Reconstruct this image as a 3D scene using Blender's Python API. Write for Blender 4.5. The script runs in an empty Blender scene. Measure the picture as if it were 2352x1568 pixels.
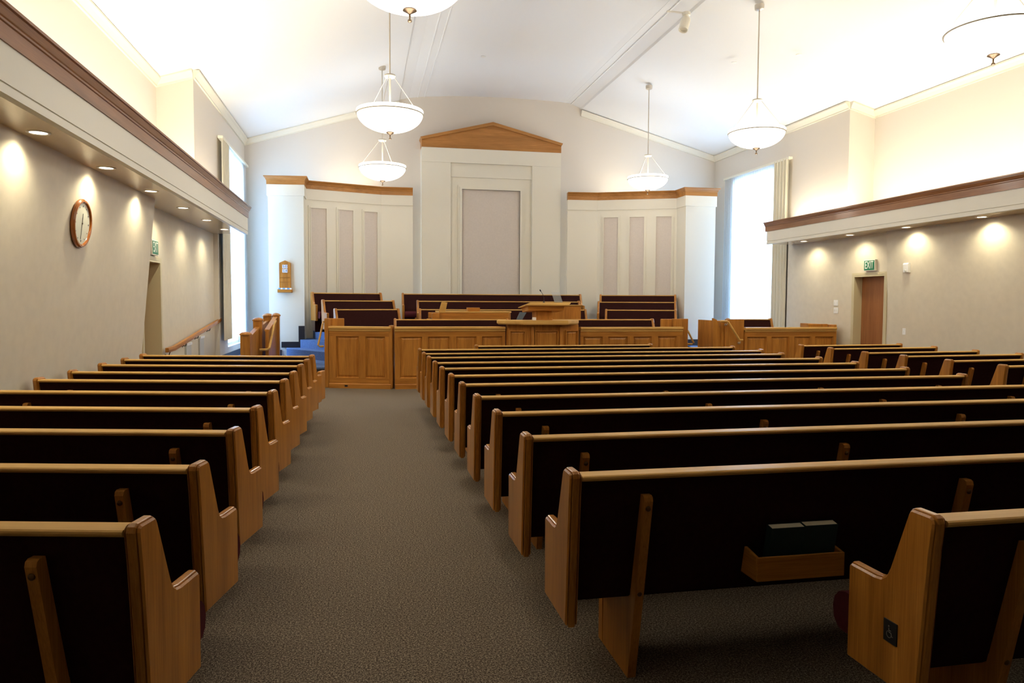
import bpy, bmesh, math, random
from mathutils import Vector, Matrix, Euler
random.seed(7)
S = bpy.context.scene
COL = S.collection
PI = math.pi

# ------------------------------------------------------------------ materials
def new_mat(name):
    m = bpy.data.materials.new(name); m.use_nodes = True
    nt = m.node_tree
    return m, nt, nt.nodes['Principled BSDF']

def ramp(nt, stops):
    r = nt.nodes.new('ShaderNodeValToRGB')
    el = r.color_ramp.elements
    while len(el) < len(stops): el.new(0.5)
    for e, (p, c) in zip(el, stops):
        e.position = p; e.color = (*c, 1)
    return r

def plain(name, col, rough=.6, metal=0, spec=.5, bump=0, bscale=200, var=0, vscale=6):
    m, nt, b = new_mat(name)
    b.inputs['Base Color'].default_value = (*col, 1)
    b.inputs['Roughness'].default_value = rough
    b.inputs['Metallic'].default_value = metal
    b.inputs['Specular IOR Level'].default_value = spec
    tc = nt.nodes.new('ShaderNodeTexCoord')
    if var:
        n = nt.nodes.new('ShaderNodeTexNoise'); n.inputs['Scale'].default_value = vscale; n.inputs['Detail'].default_value = 4
        nt.links.new(tc.outputs['Object'], n.inputs['Vector'])
        r = ramp(nt, [(.3, tuple(c*(1-var) for c in col)), (.7, tuple(min(1, c*(1+var)) for c in col))])
        nt.links.new(n.outputs['Fac'], r.inputs['Fac']); nt.links.new(r.outputs['Color'], b.inputs['Base Color'])
    if bump:
        n2 = nt.nodes.new('ShaderNodeTexNoise'); n2.inputs['Scale'].default_value = bscale; n2.inputs['Detail'].default_value = 3
        nt.links.new(tc.outputs['Object'], n2.inputs['Vector'])
        bp = nt.nodes.new('ShaderNodeBump'); bp.inputs['Strength'].default_value = bump; bp.inputs['Distance'].default_value = .01
        nt.links.new(n2.outputs['Fac'], bp.inputs['Height']); nt.links.new(bp.outputs['Normal'], b.inputs['Normal'])
    return m

def wood(name, axis, dark, light, rough=.45, coat=.08):
    """oak: streaks stretched along one axis, fine pores, a slow board-to-board change"""
    m, nt, b = new_mat(name)
    tc = nt.nodes.new('ShaderNodeTexCoord'); oi = nt.nodes.new('ShaderNodeObjectInfo')
    add = nt.nodes.new('ShaderNodeVectorMath'); add.operation = 'ADD'
    mulr = nt.nodes.new('ShaderNodeVectorMath'); mulr.operation = 'SCALE'; mulr.inputs['Scale'].default_value = 13.0
    cmb = nt.nodes.new('ShaderNodeCombineXYZ')
    for i in range(3): nt.links.new(oi.outputs['Random'], cmb.inputs[i])
    nt.links.new(cmb.outputs[0], mulr.inputs[0])
    nt.links.new(tc.outputs['Object'], add.inputs[0]); nt.links.new(mulr.outputs[0], add.inputs[1])
    def noise(stretch, cross, detail):
        mp = nt.nodes.new('ShaderNodeMapping')
        sc = [cross]*3; sc['xyz'.index(axis)] = stretch
        mp.inputs['Scale'].default_value = sc
        nt.links.new(add.outputs[0], mp.inputs['Vector'])
        n = nt.nodes.new('ShaderNodeTexNoise'); n.inputs['Scale'].default_value = 1; n.inputs['Detail'].default_value = detail
        n.inputs['Distortion'].default_value = .6
        nt.links.new(mp.outputs[0], n.inputs['Vector']); return n
    n1 = noise(1.1, 16, 5); n2 = noise(5, 190, 3); n3 = noise(.5, 5, 2)
    mx = nt.nodes.new('ShaderNodeMath'); mx.operation = 'MULTIPLY_ADD'; mx.inputs[1].default_value = .45
    nt.links.new(n2.outputs['Fac'], mx.inputs[0])
    h = nt.nodes.new('ShaderNodeMath'); h.operation = 'MULTIPLY'; h.inputs[1].default_value = .55
    nt.links.new(n1.outputs['Fac'], h.inputs[0]); nt.links.new(h.outputs[0], mx.inputs[2])
    r = ramp(nt, [(.30, dark), (.50, tuple((a+c)/2 for a, c in zip(dark, light))), (.70, light)])
    nt.links.new(mx.outputs[0], r.inputs['Fac'])
    hs = nt.nodes.new('ShaderNodeMixRGB'); hs.blend_type = 'MULTIPLY'; hs.inputs['Fac'].default_value = 1
    r3 = ramp(nt, [(.3, (.82, .80, .78)), (.7, (1.08, 1.08, 1.08))])
    nt.links.new(n3.outputs['Fac'], r3.inputs['Fac'])
    nt.links.new(r.outputs['Color'], hs.inputs['Color1']); nt.links.new(r3.outputs['Color'], hs.inputs['Color2'])
    nt.links.new(hs.outputs['Color'], b.inputs['Base Color'])
    b.inputs['Roughness'].default_value = rough
    b.inputs['Coat Weight'].default_value = coat; b.inputs['Coat Roughness'].default_value = .12
    bp = nt.nodes.new('ShaderNodeBump'); bp.inputs['Strength'].default_value = .08; bp.inputs['Distance'].default_value = .003
    nt.links.new(n2.outputs['Fac'], bp.inputs['Height']); nt.links.new(bp.outputs['Normal'], b.inputs['Normal'])
    b.inputs['Specular IOR Level'].default_value = .3
    return m

OAKD, OAKL = (.30, .100, .010), (.63, .275, .047)
M = {}
M['oak_z'] = wood('oak vertical grain', 'z', OAKD, OAKL)
M['oak_end'] = wood('varnished oak bench end', 'z', OAKD, OAKL, rough=.3, coat=.3)
M['oak_x'] = wood('oak grain along', 'x', OAKD, OAKL)
M['oak_y'] = wood('oak grain deep', 'y', OAKD, OAKL)
M['rail'] = wood('varnished oak rail', 'x', (.62, .35, .095), (.78, .475, .155), rough=.42, coat=0)  # oak lightened: ceiling light on the tops is put into the colour
M['rail'].node_tree.nodes['Principled BSDF'].inputs['Specular IOR Level'].default_value = .09
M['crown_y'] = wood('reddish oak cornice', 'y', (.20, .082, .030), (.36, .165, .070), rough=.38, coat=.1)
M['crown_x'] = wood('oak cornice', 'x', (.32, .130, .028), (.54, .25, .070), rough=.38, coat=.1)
M['door'] = wood('veneer door', 'z', (.24, .085, .028), (.38, .155, .055), rough=.4, coat=.1)
M['white'] = plain('warm white paint', (.79, .745, .625), .5, bump=.03)
M['ceil'] = plain('ceiling paint', (.88, .875, .86), .8, bump=.05, bscale=90)
M['wall'] = plain('taupe wall vinyl', (.715, .63, .485), .62, bump=.12, bscale=260, var=.03, vscale=9)
M['backwall'] = plain('dark folding partition', (.10, .07, .05), .7)  # unseen wall behind the camera, darkened to cut light from the rear
M['wallup'] = plain('pale upper wall paint', (.70, .64, .56), .65, bump=.06, bscale=200)
M['field'] = plain('woven mauve panel cloth', (.67, .595, .525), .85, bump=.15, bscale=420, var=.03, vscale=30)
M['soffit'] = plain('semi gloss soffit paint', (.84, .69, .44), .13, spec=.8, bump=.10, bscale=60)
M['frame'] = plain('cream door frame enamel', (.66, .57, .36), .4)
M['fabric'] = plain('burgundy pew cloth', (.033, .011, .010), .95, spec=.02, bump=.2, bscale=600, var=.1, vscale=40)  # same cloth as the seats, with the backs' shade put into the colour
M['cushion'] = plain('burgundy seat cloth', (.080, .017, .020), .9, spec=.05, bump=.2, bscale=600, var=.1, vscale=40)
M['black'] = plain('black plastic', (.012, .012, .014), .4)
M['dark'] = plain('dark vinyl base', (.018, .018, .024), .5)
M['brass'] = plain('antique brass', (.07, .045, .025), .4, metal=.8)
M['bronze'] = plain('dark bronze', (.13, .07, .025), .35, metal=.9)
M['nickel'] = plain('satin nickel', (.62, .56, .48), .35, metal=.8)
M['cream'] = plain('cream enamel metal', (.82, .77, .66), .4)
M['lampmetal'] = plain('pale brushed metal', (.60, .54, .44), .4)
M['plastic'] = plain('white plastic', (.92, .90, .86), .4)
M['grille'] = plain('pale grey grille', (.60, .58, .52), .5)
M['green'] = plain('exit sign green', (.008, .16, .07), .4)
M['signwhite'] = plain('sign lettering white', (.85, .85, .80), .5)
M['clock_wood'] = wood('clock rim wood', 'y', (.30, .075, .010), (.48, .16, .03), rough=.2, coat=.6)
M['clock_face'] = plain('clock dial', (.66, .64, .52), .5)
M['bookgreen'] = plain('dark green book cloth', (.010, .035, .032), .6)
M['page'] = plain('book page edge', (.95, .87, .66), .8, var=.06, vscale=300)
M['card'] = plain('number card', (.80, .82, .88), .6)
M['cardblue'] = plain('blue number card', (.10, .35, .75), .5)
M['ink'] = plain('card ink', (.05, .07, .22), .6)
M['drape'] = plain('cream drape cloth', (.72, .66, .50), .9, bump=.1, bscale=400)
M['grey'] = plain('grey plastic panel', (.075, .09, .10), .5)
M['paper'] = plain('white paper', (.85, .83, .80), .7)
M['symbol'] = plain('grey symbol', (.25, .23, .19), .5)

def carpet(name, cols, scale=230, bump=.5):
    m, nt, b = new_mat(name)
    tc = nt.nodes.new('ShaderNodeTexCoord')
    n = nt.nodes.new('ShaderNodeTexNoise'); n.inputs['Scale'].default_value = scale; n.inputs['Detail'].default_value = 2
    n2 = nt.nodes.new('ShaderNodeTexNoise'); n2.inputs['Scale'].default_value = 105; n2.inputs['Detail'].default_value = 3; n2.inputs['Roughness'].default_value = .75
    nt.links.new(tc.outputs['Object'], n.inputs['Vector']); nt.links.new(tc.outputs['Object'], n2.inputs['Vector'])
    mm = nt.nodes.new('ShaderNodeMath'); mm.operation = 'MULTIPLY_ADD'; mm.inputs[1].default_value = .55
    h = nt.nodes.new('ShaderNodeMath'); h.operation = 'MULTIPLY'; h.inputs[1].default_value = .45
    nt.links.new(n2.outputs['Fac'], mm.inputs[0]); nt.links.new(n.outputs['Fac'], h.inputs[0]); nt.links.new(h.outputs[0], mm.inputs[2])
    r = ramp(nt, [(.42, cols[0]), (.485, cols[1]), (.525, cols[2]), (.585, cols[3])])
    nt.links.new(mm.outputs[0], r.inputs['Fac']); nt.links.new(r.outputs['Color'], b.inputs['Base Color'])
    b.inputs['Roughness'].default_value = 1; b.inputs['Specular IOR Level'].default_value = .05
    bp = nt.nodes.new('ShaderNodeBump'); bp.inputs['Strength'].default_value = bump; bp.inputs['Distance'].default_value = .006
    nt.links.new(mm.outputs[0], bp.inputs['Height']); nt.links.new(bp.outputs['Normal'], b.inputs['Normal'])
    return m
M['carpet'] = carpet('speckled taupe carpet', [(.052, .038, .029), (.124, .094, .069), (.195, .155, .115), (.42, .35, .26)])
M['bluecarpet'] = carpet('blue platform carpet', [(.06, .10, .20), (.10, .165, .33), (.13, .205, .40), (.19, .27, .48)])

def glow(name, col, strength):
    m, nt, b = new_mat(name)
    b.inputs['Base Color'].default_value = (.9, .88, .82, 1)
    b.inputs['Emission Color'].default_value = (*col, 1); b.inputs['Emission Strength'].default_value = strength
    b.inputs['Roughness'].default_value = .4
    return m
M['bowl'] = glow('lit frosted glass bowl', (1, .96, .88), 1.9)
M['lens'] = glow('lit downlight lens', (1, .93, .80), 8)

def sheer():
    m, nt, b = new_mat('white sheer curtain cloth')
    out = nt.nodes['Material Output']
    tr = nt.nodes.new('ShaderNodeBsdfTransparent'); tl = nt.nodes.new('ShaderNodeBsdfTranslucent'); df = nt.nodes.new('ShaderNodeBsdfDiffuse')
    tl.inputs[0].default_value = (.92, .95, .98, 1); df.inputs[0].default_value = (.80, .82, .84, 1)
    m1 = nt.nodes.new('ShaderNodeMixShader'); m1.inputs[0].default_value = .35
    nt.links.new(tl.outputs[0], m1.inputs[1]); nt.links.new(df.outputs[0], m1.inputs[2])
    m2 = nt.nodes.new('ShaderNodeMixShader'); m2.inputs[0].default_value = .86
    nt.links.new(tr.outputs[0], m2.inputs[1]); nt.links.new(m1.outputs[0], m2.inputs[2])
    nt.links.new(m2.outputs[0], out.inputs['Surface'])
    return m
M['sheer'] = sheer()
def glass(name, alpha, col):
    m, nt, b = new_mat(name)
    out = nt.nodes['Material Output']
    tr = nt.nodes.new('ShaderNodeBsdfTransparent'); tr.inputs[0].default_value = (*col, 1)
    gl = nt.nodes.new('ShaderNodeBsdfGlossy'); gl.inputs['Roughness'].default_value = .03
    mx = nt.nodes.new('ShaderNodeMixShader'); mx.inputs[0].default_value = alpha
    nt.links.new(tr.outputs[0], mx.inputs[1]); nt.links.new(gl.outputs[0], mx.inputs[2]); nt.links.new(mx.outputs[0], out.inputs['Surface'])
    return m
M['pane'] = glass('window glass', .06, (.97, .98, .98))
M['acrylic'] = glass('clear acrylic', .22, (.86, .88, .90))

# ------------------------------------------------------------------ mesh helpers
class B:
    def __init__(s): s.bm = bmesh.new()
    def face(s, vs):
        try: return s.bm.faces.new(vs)
        except ValueError: return None
    def box(s, x0, x1, y0, y1, z0, z1, bev=0):
        r = bmesh.ops.create_cube(s.bm, size=1)
        vs = r['verts']
        for v in vs:
            v.co = Vector(((x0+x1)/2 + v.co.x*(x1-x0), (y0+y1)/2 + v.co.y*(y1-y0), (z0+z1)/2 + v.co.z*(z1-z0)))
        if bev:
            es = list({e for v in vs for e in v.link_edges})
            bmesh.ops.bevel(s.bm, geom=es, offset=bev, segments=2, affect='EDGES', profile=.6)
        return s
    def loops(s, rings, cap=True, closed=True):
        R = [[s.bm.verts.new(p) for p in ring] for ring in rings]
        n = len(R[0])
        for a, b in zip(R, R[1:]):
            for i in range(n if closed else n-1):
                s.face([a[i], a[(i+1) % n], b[(i+1) % n], b[i]])
        if cap and closed:
            s.face(R[0][::-1]); s.face(R[-1])
        return s
    def prism(s, poly, axis, t0, t1):
        """poly of 2D points extruded along axis ('x': (y,z), 'y': (x,z), 'z': (x,y))"""
        def P(p, t): return {'x': (t, p[0], p[1]), 'y': (p[0], t, p[1]), 'z': (p[0], p[1], t)}[axis]
        return s.loops([[P(p, t0) for p in poly], [P(p, t1) for p in poly]])
    def lathe(s, prof, c=(0, 0, 0), n=32, axis='z', cap=True):
        def P(r, h, a):
            u, v = r*math.cos(a), r*math.sin(a)
            d = {'z': (u, v, h), 'y': (u, h, v), 'x': (h, u, v)}[axis]
            return (c[0]+d[0], c[1]+d[1], c[2]+d[2])
        return s.loops([[P(max(r, 1e-5), h, 2*PI*i/n) for i in range(n)] for r, h in prof], cap)
    def tube(s, pts, r, n=8):
        pts = [Vector(p) for p in pts]; rings = []
        for i, p in enumerate(pts):
            d = (pts[min(i+1, len(pts)-1)] - pts[max(i-1, 0)]).normalized()
            up = Vector((0, 0, 1)) if abs(d.z) < .95 else Vector((1, 0, 0))
            a = d.cross(up).normalized(); b = d.cross(a)
            rr = r[i] if isinstance(r, (list, tuple)) else r
            rings.append([p + a*rr*math.cos(2*PI*k/n) + b*rr*math.sin(2*PI*k/n) for k in range(n)])
        return s.loops(rings)
    def mesh(s, name, mat, smooth=False, ang=None):
        bmesh.ops.recalc_face_normals(s.bm, faces=s.bm.faces[:])
        me = bpy.data.meshes.new(name); s.bm.to_mesh(me); s.bm.free()
        me.materials.append(mat)
        if smooth:
            for p in me.polygons: p.use_smooth = True
            if ang: me.set_sharp_from_angle(angle=math.radians(ang))
        return me
    def build(s, name, mat, parent=None, smooth=False, ang=35, label=None):
        return inst(name, s.mesh(name, mat, smooth, ang), parent, label)

def inst(name, me, parent=None, label=None):
    o = bpy.data.objects.new(name, me); COL.objects.link(o)
    if parent: o.parent = parent
    if label: o['label'] = label
    return o
def tag(o, label, cat, group=None):
    o['label'] = label; o['category'] = cat
    if group: o['group'] = group
    return o
def thing(name, label, cat, loc=(0, 0, 0), rz=0, group=None):
    o = bpy.data.objects.new(name, None); COL.objects.link(o)
    o.empty_display_size = .1
    o.location = loc; o.rotation_euler = (0, 0, rz)
    return tag(o, label, cat, group)
def struct(o, label=None):
    o['kind'] = 'structure'
    if label: o['label'] = label
    return o
def inset(poly, d):
    """offset a closed 2D polygon (counter-clockwise) inwards by d"""
    n = len(poly); out = []
    for i in range(n):
        p0, p1, p2 = Vector(poly[i-1]), Vector(poly[i]), Vector(poly[(i+1) % n])
        a = (p1-p0).normalized(); b = (p2-p1).normalized()
        na, nb = Vector((-a.y, a.x)), Vector((-b.y, b.x))
        m = (na+nb); m = m.normalized() if m.length > 1e-6 else na
        k = d / max(.35, m.dot(na))
        out.append((p1.x+m.x*k, p1.y+m.y*k))
    return out
def text_mesh(body, size, depth, name, mat, parent, loc, xdir, label=None):
    """flat lettering in the plane spanned by xdir and the vertical, centred on loc"""
    cu = bpy.data.curves.new('lettering', 'FONT'); cu.body = body; cu.size = size; cu.extrude = depth
    cu.align_x = 'CENTER'; cu.align_y = 'CENTER'
    tmp = bpy.data.objects.new('lettering', cu); COL.objects.link(tmp)
    dg = bpy.context.evaluated_depsgraph_get(); dg.update()
    me = bpy.data.meshes.new_from_object(tmp.evaluated_get(dg))
    bpy.data.objects.remove(tmp); bpy.data.curves.remove(cu)
    x = Vector(xdir).normalized(); y = Vector((0, 0, 1)); z = x.cross(y)
    mt = Matrix((x, y, z)).transposed().to_4x4(); mt.translation = Vector(loc)
    me.transform(mt); me.materials.clear(); me.materials.append(mat); me.name = name
    return inst(name, me, parent, label)

# ------------------------------------------------------------------ room shell
FW = 18.7                    # front wall
XL, XR = -2.75, 9.36         # upper side walls beside the windows
Y0 = -7.5                    # wall behind the camera
b = B(); b.box(-4.2, 10.8, Y0-.2, FW+.3, -.2, 0)
struct(b.build('floor', M['carpet']))

# ceiling: side slopes, a low step, then the shallow raised middle
prof = [(-3.6, 5.13), (-2.75, 5.405), (.90, 6.515), (.92, 6.545), (1.15, 6.61), (1.53, 6.665), (2.2, 6.715), (2.89, 6.745), (3.6, 6.757), (4.3, 6.75), (5.0, 6.735),
        (5.3, 6.705), (5.54, 6.60), (5.57, 6.565), (9.36, 5.515), (10.3, 5.25)]
b = B(); b.loops([[(x, y, z) for x, z in prof] + [(x, y, 7.3) for x, z in prof[::-1]] for y in (Y0-.2, FW+.3)])
struct(b.build('ceiling', M['ceil']))
k = 0
def trim(bb, mat, label=None, smooth=False):
    global k
    k += 1
    return struct(bb.build('trim_%d' % k, mat, smooth=smooth), label)
for x0, z in ((1.36, 6.645), (1.53, 6.668), (5.16, 6.728), (5.31, 6.70)):
    b = B(); b.box(x0-.012, x0+.012, Y0, FW, z-.012, z+.05); trim(b, M['ceil'], 'thin bead running along the ceiling')

# front wall
b = B(); b.box(-3.6, 10.3, FW, FW+.25, 0, 7.3); struct(b.build('wall_front', M['wallup']))
b = B(); b.box(-4.0, 10.6, Y0-.2, Y0, 0, 7.3); struct(b.build('wall_back', M['backwall']))

def wall_with_hole(bb, x0, x1, y0, y1, z0, z1, hy0, hy1, hz0, hz1):
    if hz0 > z0: bb.box(x0, x1, hy0, hy1, z0, hz0)
    bb.box(x0, x1, hy0, hy1, hz1, z1)
    bb.box(x0, x1, y0, hy0, z0, z1); bb.box(x0, x1, hy1, y1, z0, z1)

# left side: recessed clerestory, pier, window bay, far lower wall with the doorway, battered near wall
WL0, WL1, WLz0, WLz1 = 16.15, 18.05, .62, 4.62
b = B()
b.box(-3.55, -3.33, Y0, 13.3, 2.9, 5.6)                                   # recessed clerestory
b.box(-3.55, XL, 13.3, 15.25, 2.9, 5.6)                                   # pier
wall_with_hole(b, -3.0, XL, 15.25, FW, 0, 5.6, WL0, WL1, WLz0, WLz1)      # window bay
wl = struct(b.build('wall_left', M['wallup']))
b = B(); wall_with_hole(b, -3.1, -2.84, 10.0, 15.25, 0, 2.9, 10.45, 11.34, 0, 2.13)
b.box(-3.9, -3.1, 10.2, 10.3, 0, 2.4); b.box(-3.9, -3.1, 11.5, 11.6, 0, 2.4); b.box(-3.95, -3.9, 10.2, 11.6, 0, 2.4)
b.build('lower_wall', M['wall'], wl)
b = B(); pl = [(-3.3, 0), (-2.86, 0), (-2.80, .9), (-2.70, 1.9), (-2.60, 2.9), (-3.3, 2.9)]
b.prism(pl, 'y', Y0, 10.25); b.build('battered_wall', M['wall'], wl)

# right side
WR0, WR1, WRz0, WRz1 = 15.65, 17.6, .62, 4.66
b = B()
b.box(9.92, 10.2, Y0, 13.06, 2.9, 5.6); b.box(XR, 10.2, 13.06, 15.0, 2.9, 5.6)
wall_with_hole(b, XR, XR+.25, 15.0, FW, 0, 5.6, WR0, WR1, WRz0, WRz1)
wr = struct(b.build('wall_right', M['wallup']))
b = B(); wall_with_hole(b, 9.30, 9.55, 11.4, 15.0, 0, 2.9, 11.82, 12.70, 0, 2.12)
b.build('lower_wall', M['wall'], wr)
b = B(); pl = [(9.8, 0), (9.30, 0), (9.27, .9), (9.22, 1.9), (9.17, 2.9), (9.8, 2.9)]
b.prism(pl, 'y', Y0, 11.68); b.build('battered_wall', M['wall'], wr)

# crown mouldings
def crown(pts, w, h, mat, label):
    """small stepped moulding swept along pts; w points into the room"""
    bb = B(); W = Vector(w); rings = []
    for p in pts:
        p = Vector(p)
        rings.append([p, p+W*.10, p+W*.10+Vector((0, 0, -.025)), p+W*.065+Vector((0, 0, -.06)), p+W*.03+Vector((0, 0, -h*.8)), p+W*.03+Vector((0, 0, -h)), p+Vector((0, 0, -h))])
    bb.loops(rings); return trim(bb, mat, label)
crown([(-2.75, FW, 5.40), (.90, FW, 6.51)], (0, -1, 0), .14, M['white'], 'crown moulding along left slope of front wall')
crown([(5.57, FW, 6.54), (9.36, FW, 5.51)], (0, -1, 0), .14, M['white'], 'crown moulding along right slope of front wall')
crown([(XL, 13.3, 5.41), (XL, FW, 5.41)], (1, 0, 0), .14, M['white'], 'crown moulding over left window bay')
crown([(-3.33, Y0, 5.23), (-3.33, 13.3, 5.23)], (1, 0, 0), .14, M['white'], 'crown moulding on recessed left upper wall')
crown([(-3.33, 13.3, 5.225), (XL, 13.3, 5.40)], (0, -1, 0), .14, M['white'], 'crown moulding on left pier')
crown([(XR, 13.06, 5.52), (XR, FW, 5.52)], (-1, 0, 0), .14, M['white'], 'crown moulding over right window bay')
crown([(9.92, Y0, 5.37), (9.92, 13.06, 5.37)], (-1, 0, 0), .14, M['white'], 'crown moulding on recessed right upper wall')
crown([(XR, 13.06, 5.51), (9.92, 13.06, 5.36)], (0, -1, 0), .14, M['white'], 'crown moulding on right pier')

# lowered soffits with white fascia and oak cornice
def soffit(sg, xf, xw, y1, zb, zg, zw, zt, label):
    """sg: +1 fascia faces +x (left side), -1 faces -x"""
    global k
    k += 1
    root = bpy.data.objects.new('trim_%d' % k, None); COL.objects.link(root); struct(root, label)
    bb = B(); bb.box(min(xf-sg*.03, xw), max(xf-sg*.03, xw), Y0, y1, zb, zb+.05); bb.build('soffit_underside', M['soffit'], root)
    bb = B(); bb.box(min(xf, xf-sg*.06), max(xf, xf-sg*.06), Y0, y1, zb-.004, zg)
    bb.box(min(xf-sg*.012, xf-sg*.06), max(xf-sg*.012, xf-sg*.06), Y0, y1, zg, zg+.012)
    bb.box(min(xf, xf-sg*.06), max(xf, xf-sg*.06), Y0, y1, zg+.012, zw)
    bb.box(min(xf-sg*.06, xw), max(xf-sg*.06, xw), y1-.05, y1, zb+.05, zw)
    bb.build('fascia', M['white'], root)
    h = zt - zw
    def cr(y): return [(xf-sg*.06, zw), (xf+sg*.012, zw), (xf+sg*.012, zw+h*.52), (xf+sg*.022, zw+h*.55), (xf+sg*.022, zw+h*.62), (xf+sg*.03, zw+h*.66), (xf+sg*.05, zw+h*.84), (xf+sg*.05, zw+h*.88),
                       (xf+sg*.066, zw+h*.9), (xf+sg*.066, zt), (xf-sg*.06, zt)]
    bb = B(); bb.prism(cr(0), 'y', Y0, y1+.05); bb.build('cornice', M['crown_y'], root)
    bb = B(); bb.box(min(xf-sg*.06, xw), max(xf-sg*.06, xw), y1-.03, y1+.05, zw, zt); bb.build('cornice_return', M['crown_x'], root)
    return root
soffit(1, -2.19, -3.33, 15.2, 2.87, 2.925, 3.185, 3.40, 'left lowered soffit with white fascia and oak cornice')
soffit(-1, 8.68, 9.92, 14.85, 2.87, 2.922, 3.145, 3.345, 'right lowered soffit with white fascia and oak cornice')

# doors in the side walls
def doorway(n, sx, xw, y0, y1, zt, xs, label):
    root = bpy.data.objects.new('door_%d' % n, None); COL.objects.link(root); struct(root, label)
    w = .05; xa, xb = sorted((xw+sx*.018, xs))
    bb = B()
    for a, c in ((y0-w, y0), (y1, y1+w)): bb.box(min(xw+sx*.018, xw-sx*.01), max(xw+sx*.018, xw-sx*.01), a, c, 0, zt+w)
    bb.box(min(xw+sx*.018, xw-sx*.01), max(xw+sx*.018, xw-sx*.01), y0, y1, zt, zt+w)
    bb.box(xa, xb, y0-.005, y0+.025, 0, zt); bb.box(xa, xb, y1-.025, y1+.005, 0, zt); bb.box(xa, xb, y0+.025, y1-.025, zt-.025, zt+.005)
    bb.build('door_frame', M['frame'], root)
    bb = B(); bb.box(min(xs, xs-sx*.045), max(xs, xs-sx*.045), y0+.025, y1-.025, 0.01, zt-.025); d = bb.build('door_panel', M['door'], root)
    bb = B(); bb.lathe([(.03, 0), (.03, .01), (.012, .012), (.012, .05), (.028, .055), (.03, .075), (.015, .085)], (0, 0, 0), 16, 'x')
    h = bb.build('door_handle', M['nickel'], d, True); h.location = (xs, y0+.1, 1.0); h.rotation_euler = (0, 0, 0 if sx > 0 else PI)
doorway(1, 1, -2.84, 10.45, 11.34, 2.13, -3.08, 'cream framed doorway in left wall with wooden door')
doorway(2, -1, 9.30, 11.82, 12.70, 2.115, 9.455, 'wooden door deep in cream frame in right wall')

# windows
def window(n, xin, xout, y0, y1, z0, z1):
    root = bpy.data.objects.new('window_%d' % n, None); COL.objects.link(root); struct(root, 'tall window behind sheer curtain')
    xm = (xin+xout)/2
    bb = B()
    for a, c in ((y0, y0+.06), (y1-.06, y1), ((y0+y1)/2-.03, (y0+y1)/2+.03)): bb.box(xm-.04, xm+.04, a, c, z0, z1)
    for a, c in ((z0, z0+.06), (z1-.06, z1), ((z0+z1)/2-.03, (z0+z1)/2+.03)): bb.box(xm-.035, xm+.035, y0+.06, y1-.06, a, c)
    bb.build('window_frame', M['white'], root)
    bb = B(); bb.box(xm-.004, xm+.004, y0+.06, y1-.06, z0+.06, z1-.06); bb.build('pane', M['pane'], root)
window(1, XL, -3.0, WL0, WL1, WLz0, WLz1)
window(2, XR, XR+.25, WR0, WR1, WRz0, WRz1)

def pleats(name, mat, xc, amp, y0, y1, z0, z1, n, parent, seed):
    rnd = random.Random(seed); bb = B(); N = n*8; rows = 12; ph = [rnd.uniform(-.5, .5) for _ in range(n+1)]
    rings = []
    for j in range(rows+1):
        t = j/rows; z = z1 + (z0-z1)*t; ring = []
        for i in range(N+1):
            u = i/N*n; kk = int(min(u, n-1)); f = u-kk
            d = math.sin(2*PI*u + (ph[kk]*(1-f)+ph[kk+1]*f)*(.6+.9*t))
            ring.append((xc + amp*d*(.75+.35*t), y0+(y1-y0)*i/N + .012*math.sin(2*PI*u*.37+t*2)*t, z))
        rings.append(ring)
    bb.loops(rings, cap=False, closed=False)
    return bb.build(name, mat, parent, True, ang=180)
def curtains(label, xw, sx, y0, y1, z0, z1, dw, seed):
    root = thing('curtain', label, 'curtain', (0, 0, 0))
    x = xw + sx*.052
    pleats('sheer_panel', M['sheer'], x, .024, y0+dw*.8, y1, z0, z1, 24, root, seed)
    pleats('side_drape', M['drape'], x+sx*.03, .022, y0, y0+dw, z0, z1+.02, 5, root, seed+1)
    bb = B(); bb.box(min(x-.04, x+.06), max(x-.04, x+.06), y0-.01, y1+.03, z1-.02, z1+.03); bb.build('curtain_track', M['white'], root)
curtains('sheer white curtain with cream side drape at the left window', XL, 1, 15.30, 18.5, .80, 4.74, .85, 3)
curtains('sheer white curtain with cream side drape at the right window', XR, -1, 15.02, 18.02, .85, 4.80, .60, 9)

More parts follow.
